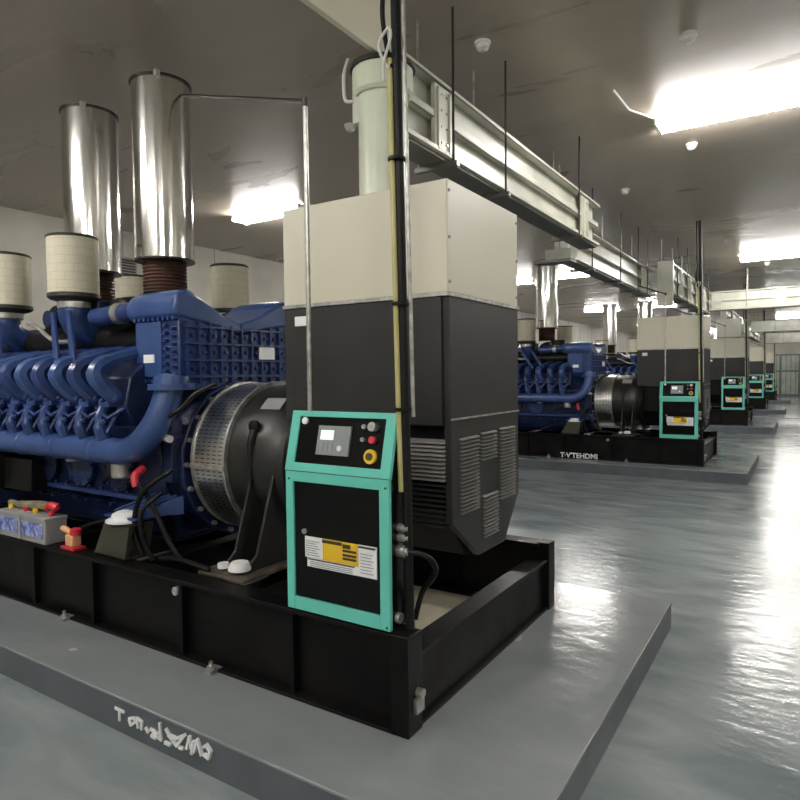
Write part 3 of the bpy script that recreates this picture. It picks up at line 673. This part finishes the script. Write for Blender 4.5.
# riser trunk above
tag(MB().box(-1.935, -1.90, 1.2, 2.91, 3.275, CH).build('ceiling_duct', M['beige'], bevel=.004), 'plain beige trunk hanging from the ceiling at the top, left of the cable post', 'cable duct')
t = thing('cable_riser', 'pale green riser with wide round cap standing on the nearest beige housing', 'riser', (-1.98, YC, 2.48))
MB().lathe([(.135, 2.48), (.135, 3.17)], 'z', (-1.965, YC+.0, 0), 24).build('riser_body', M['mint'], t, bevel=.006)
MB().lathe([(.15, 3.10), (.165, 3.115), (.165, 3.235), (.16, 3.24)], 'z', (-1.965, YC, 0), 28).build('riser_cap', M['mint'], t)
MB().lathe([(.15, 3.24), (.178, 3.24), (.178, 3.262), (.15, 3.262)], 'z', (-1.965, YC, 0), 32).build('cap_rim', M['rim'], t)
MB().tube(smooth_path([(-2.09, YC-.10, 3.08), (-2.13, YC-.12, 3.09), (-2.14, YC-.12, 3.2), (-2.13, YC-.12, 3.25), (-2.09, YC-.14, 3.29)]), .010, 8).build('flex_conduit', M['flex'], t)

duct_y(-2.28, 7.2, 11.6, 2.91, 3.32, 'off-white overhead cable duct set back left between the first and third ducts', (10.9,), (7.9, 9.3, 10.4, 11.1))
t = thing('duct_coupling', 'small pale coupling box under the far end of the first cable duct', 'connector', (-2.2, 7.0, 2.7))
MB().box(-2.42, -2.14, 6.72, 6.95, 2.82, 2.93).build('coupling_box', M['duct'], t, bevel=.005)
MB().box(-2.55, -2.14, 6.72, 6.9, 2.79, 2.82).build('coupling_arm', M['ductd'], t)
MB().cyl((-2.3, 6.83, 2.93), (-2.3, 6.83, CH), .009, 8).build('hanging_rod', M['galv'], t)
duct_y(-1.9, 11.3, 15.85, 2.90, 3.38, 'off-white overhead cable duct above the second generator set, running back to the cross duct', (12.1, 13.0, 14.0, 15.0), (11.6, 12.6, 13.6, 14.6, 15.5))
tag(MB().box(-2.12, -1.88, 11.24, 11.3, 2.68, 3.42).build('duct_end_plate', M['duct'], bevel=.004), 'upright pale end plate closing the near end of the duct above the second set', 'cable duct')
duct_x(15.95, -1.9, 4.5, 2.98, 3.38, 'white overhead cross duct reaching right over the aisle, nearest of the three', (-1.15, .6, 2.2))
duct_x(26.2, -1.75, 4.5, 3.0, 3.36, 'white overhead cross duct over the aisle, second behind the nearest one', (-1.0, 1.0))
duct_x(35.0, -1.75, 4.5, 2.9, 3.36, 'white overhead cross duct over the aisle, farthest of the three', (-1.0, 1.0))
duct_y(-1.9, 20.0, 26.1, 2.95, 3.36, 'small distant overhead cable duct above the third generator set', (21, 23, 25), (20.5, 22.5, 24.5))
tag(MB().box(-2.1, -1.5, 19.2, 19.6, 2.5, 3.0).build('duct_drop', M['duct'], bevel=.01), 'pale vertical duct drop onto the third beige housing, beyond the cross duct', 'cable duct')
duct_y(-1.9, 28.5, 34.8, 2.95, 3.36, 'most distant overhead cable duct above the fourth generator set', (30, 33), (29.5, 32))

# ------------------------------------------------------------------ repeats down the hall
for k in range(1, 5):
    off = (0, PITCH*k, 0); w = ordg[k]
    p = dup(pad0, off, 'raised grey plinth under the %s generator set from the camera' % w, pad0['group'])
    for c in list(p.children):
        if c.name.startswith('lettering'): bpy.data.objects.remove(c)
    s = dup(skid0, off, 'black steel base frame of the %s generator set from the camera' % w, skid0['group'])
    if k == 1:
        cu = bpy.data.curves.new('lettering', 'FONT'); cu.body = "T\u00b7V'TEHDMI"; cu.size = .115; cu.extrude = .002; cu.space_character = 1.02; cu.offset = .003
        tmp = bpy.data.objects.new('lettering_curve', cu); COL.objects.link(tmp)
        bpy.context.view_layer.update()
        me = bpy.data.meshes.new_from_object(tmp.evaluated_get(bpy.context.evaluated_depsgraph_get()))
        bpy.data.objects.remove(tmp); bpy.data.curves.remove(cu)
        me.materials.clear(); me.materials.append(M['label'])
        o = bpy.data.objects.new('lettering', me); COL.objects.link(o); o.parent = s; o['label'] = 'white lettering on the beam'
        w_ = max(v.co.x for v in me.vertices) - min(v.co.x for v in me.vertices)
        o.scale = (.62/w_, 1, 1)
        o.rotation_euler = (PI/2, 0, 0); o.location = (-3.50+1.3, -.014, .175-.165+.005)
    dup(eng0, off, 'blue diesel engine of the %s generator set from the camera' % w, eng0['group'])
    dup(alt0, off, 'black alternator with beige box top, %s from the camera' % w, alt0['group'])
    dup(cab0, off, 'teal framed control cabinet, %s from the camera' % w, cab0['group'])
    dup(post0, off, 'dark vertical cable post beside the %s control cabinet from the camera' % w, post0['group'])
    dup(pipe0, off, 'thin grey conduit rising from the %s control cabinet from the camera' % w, pipe0['group'])
    dup(ch[0], (-.2, off[1], 0), 'polished steel chimney nearer the alternator of the %s set from the camera' % w, ch[0]['group'])
    dup(ch[1], (-.35, off[1], 0), 'polished steel chimney farther from the alternator of the %s set from the camera' % w, ch[1]['group'])

for o in bpy.data.objects:
    if '_b' in o: del o['_b']

# ------------------------------------------------------------------ world, camera, view
w = bpy.data.worlds.new('world'); S.world = w; w.use_nodes = True
w.node_tree.nodes['Background'].inputs['Color'].default_value = (.5, .5, .5, 1)
w.node_tree.nodes['Background'].inputs['Strength'].default_value = .1
R = Matrix(((0.8415875770040141, -0.012751326924303244, 0.5399701416691318, 0), (0.5400142830061049, 0.0397069325739783, -0.8407187006692357, 0), (-0.010720279003608864, 0.9991300031363461, 0.04030275984160022, 0), (0, 0, 0, 1)))
cam = bpy.data.cameras.new('camera'); co = bpy.data.objects.new('camera', cam); COL.objects.link(co)
co.matrix_world = Matrix.Translation((0, 0, 1.6)) @ R
cam.sensor_width = 36; cam.lens = 635.19/800*36; cam.clip_start = .05; cam.clip_end = 200
S.camera = co
S.view_settings.view_transform = 'Standard'; S.view_settings.look = 'None'; S.view_settings.exposure = .22; S.view_settings.gamma = 1
S.view_settings.use_curve_mapping = False
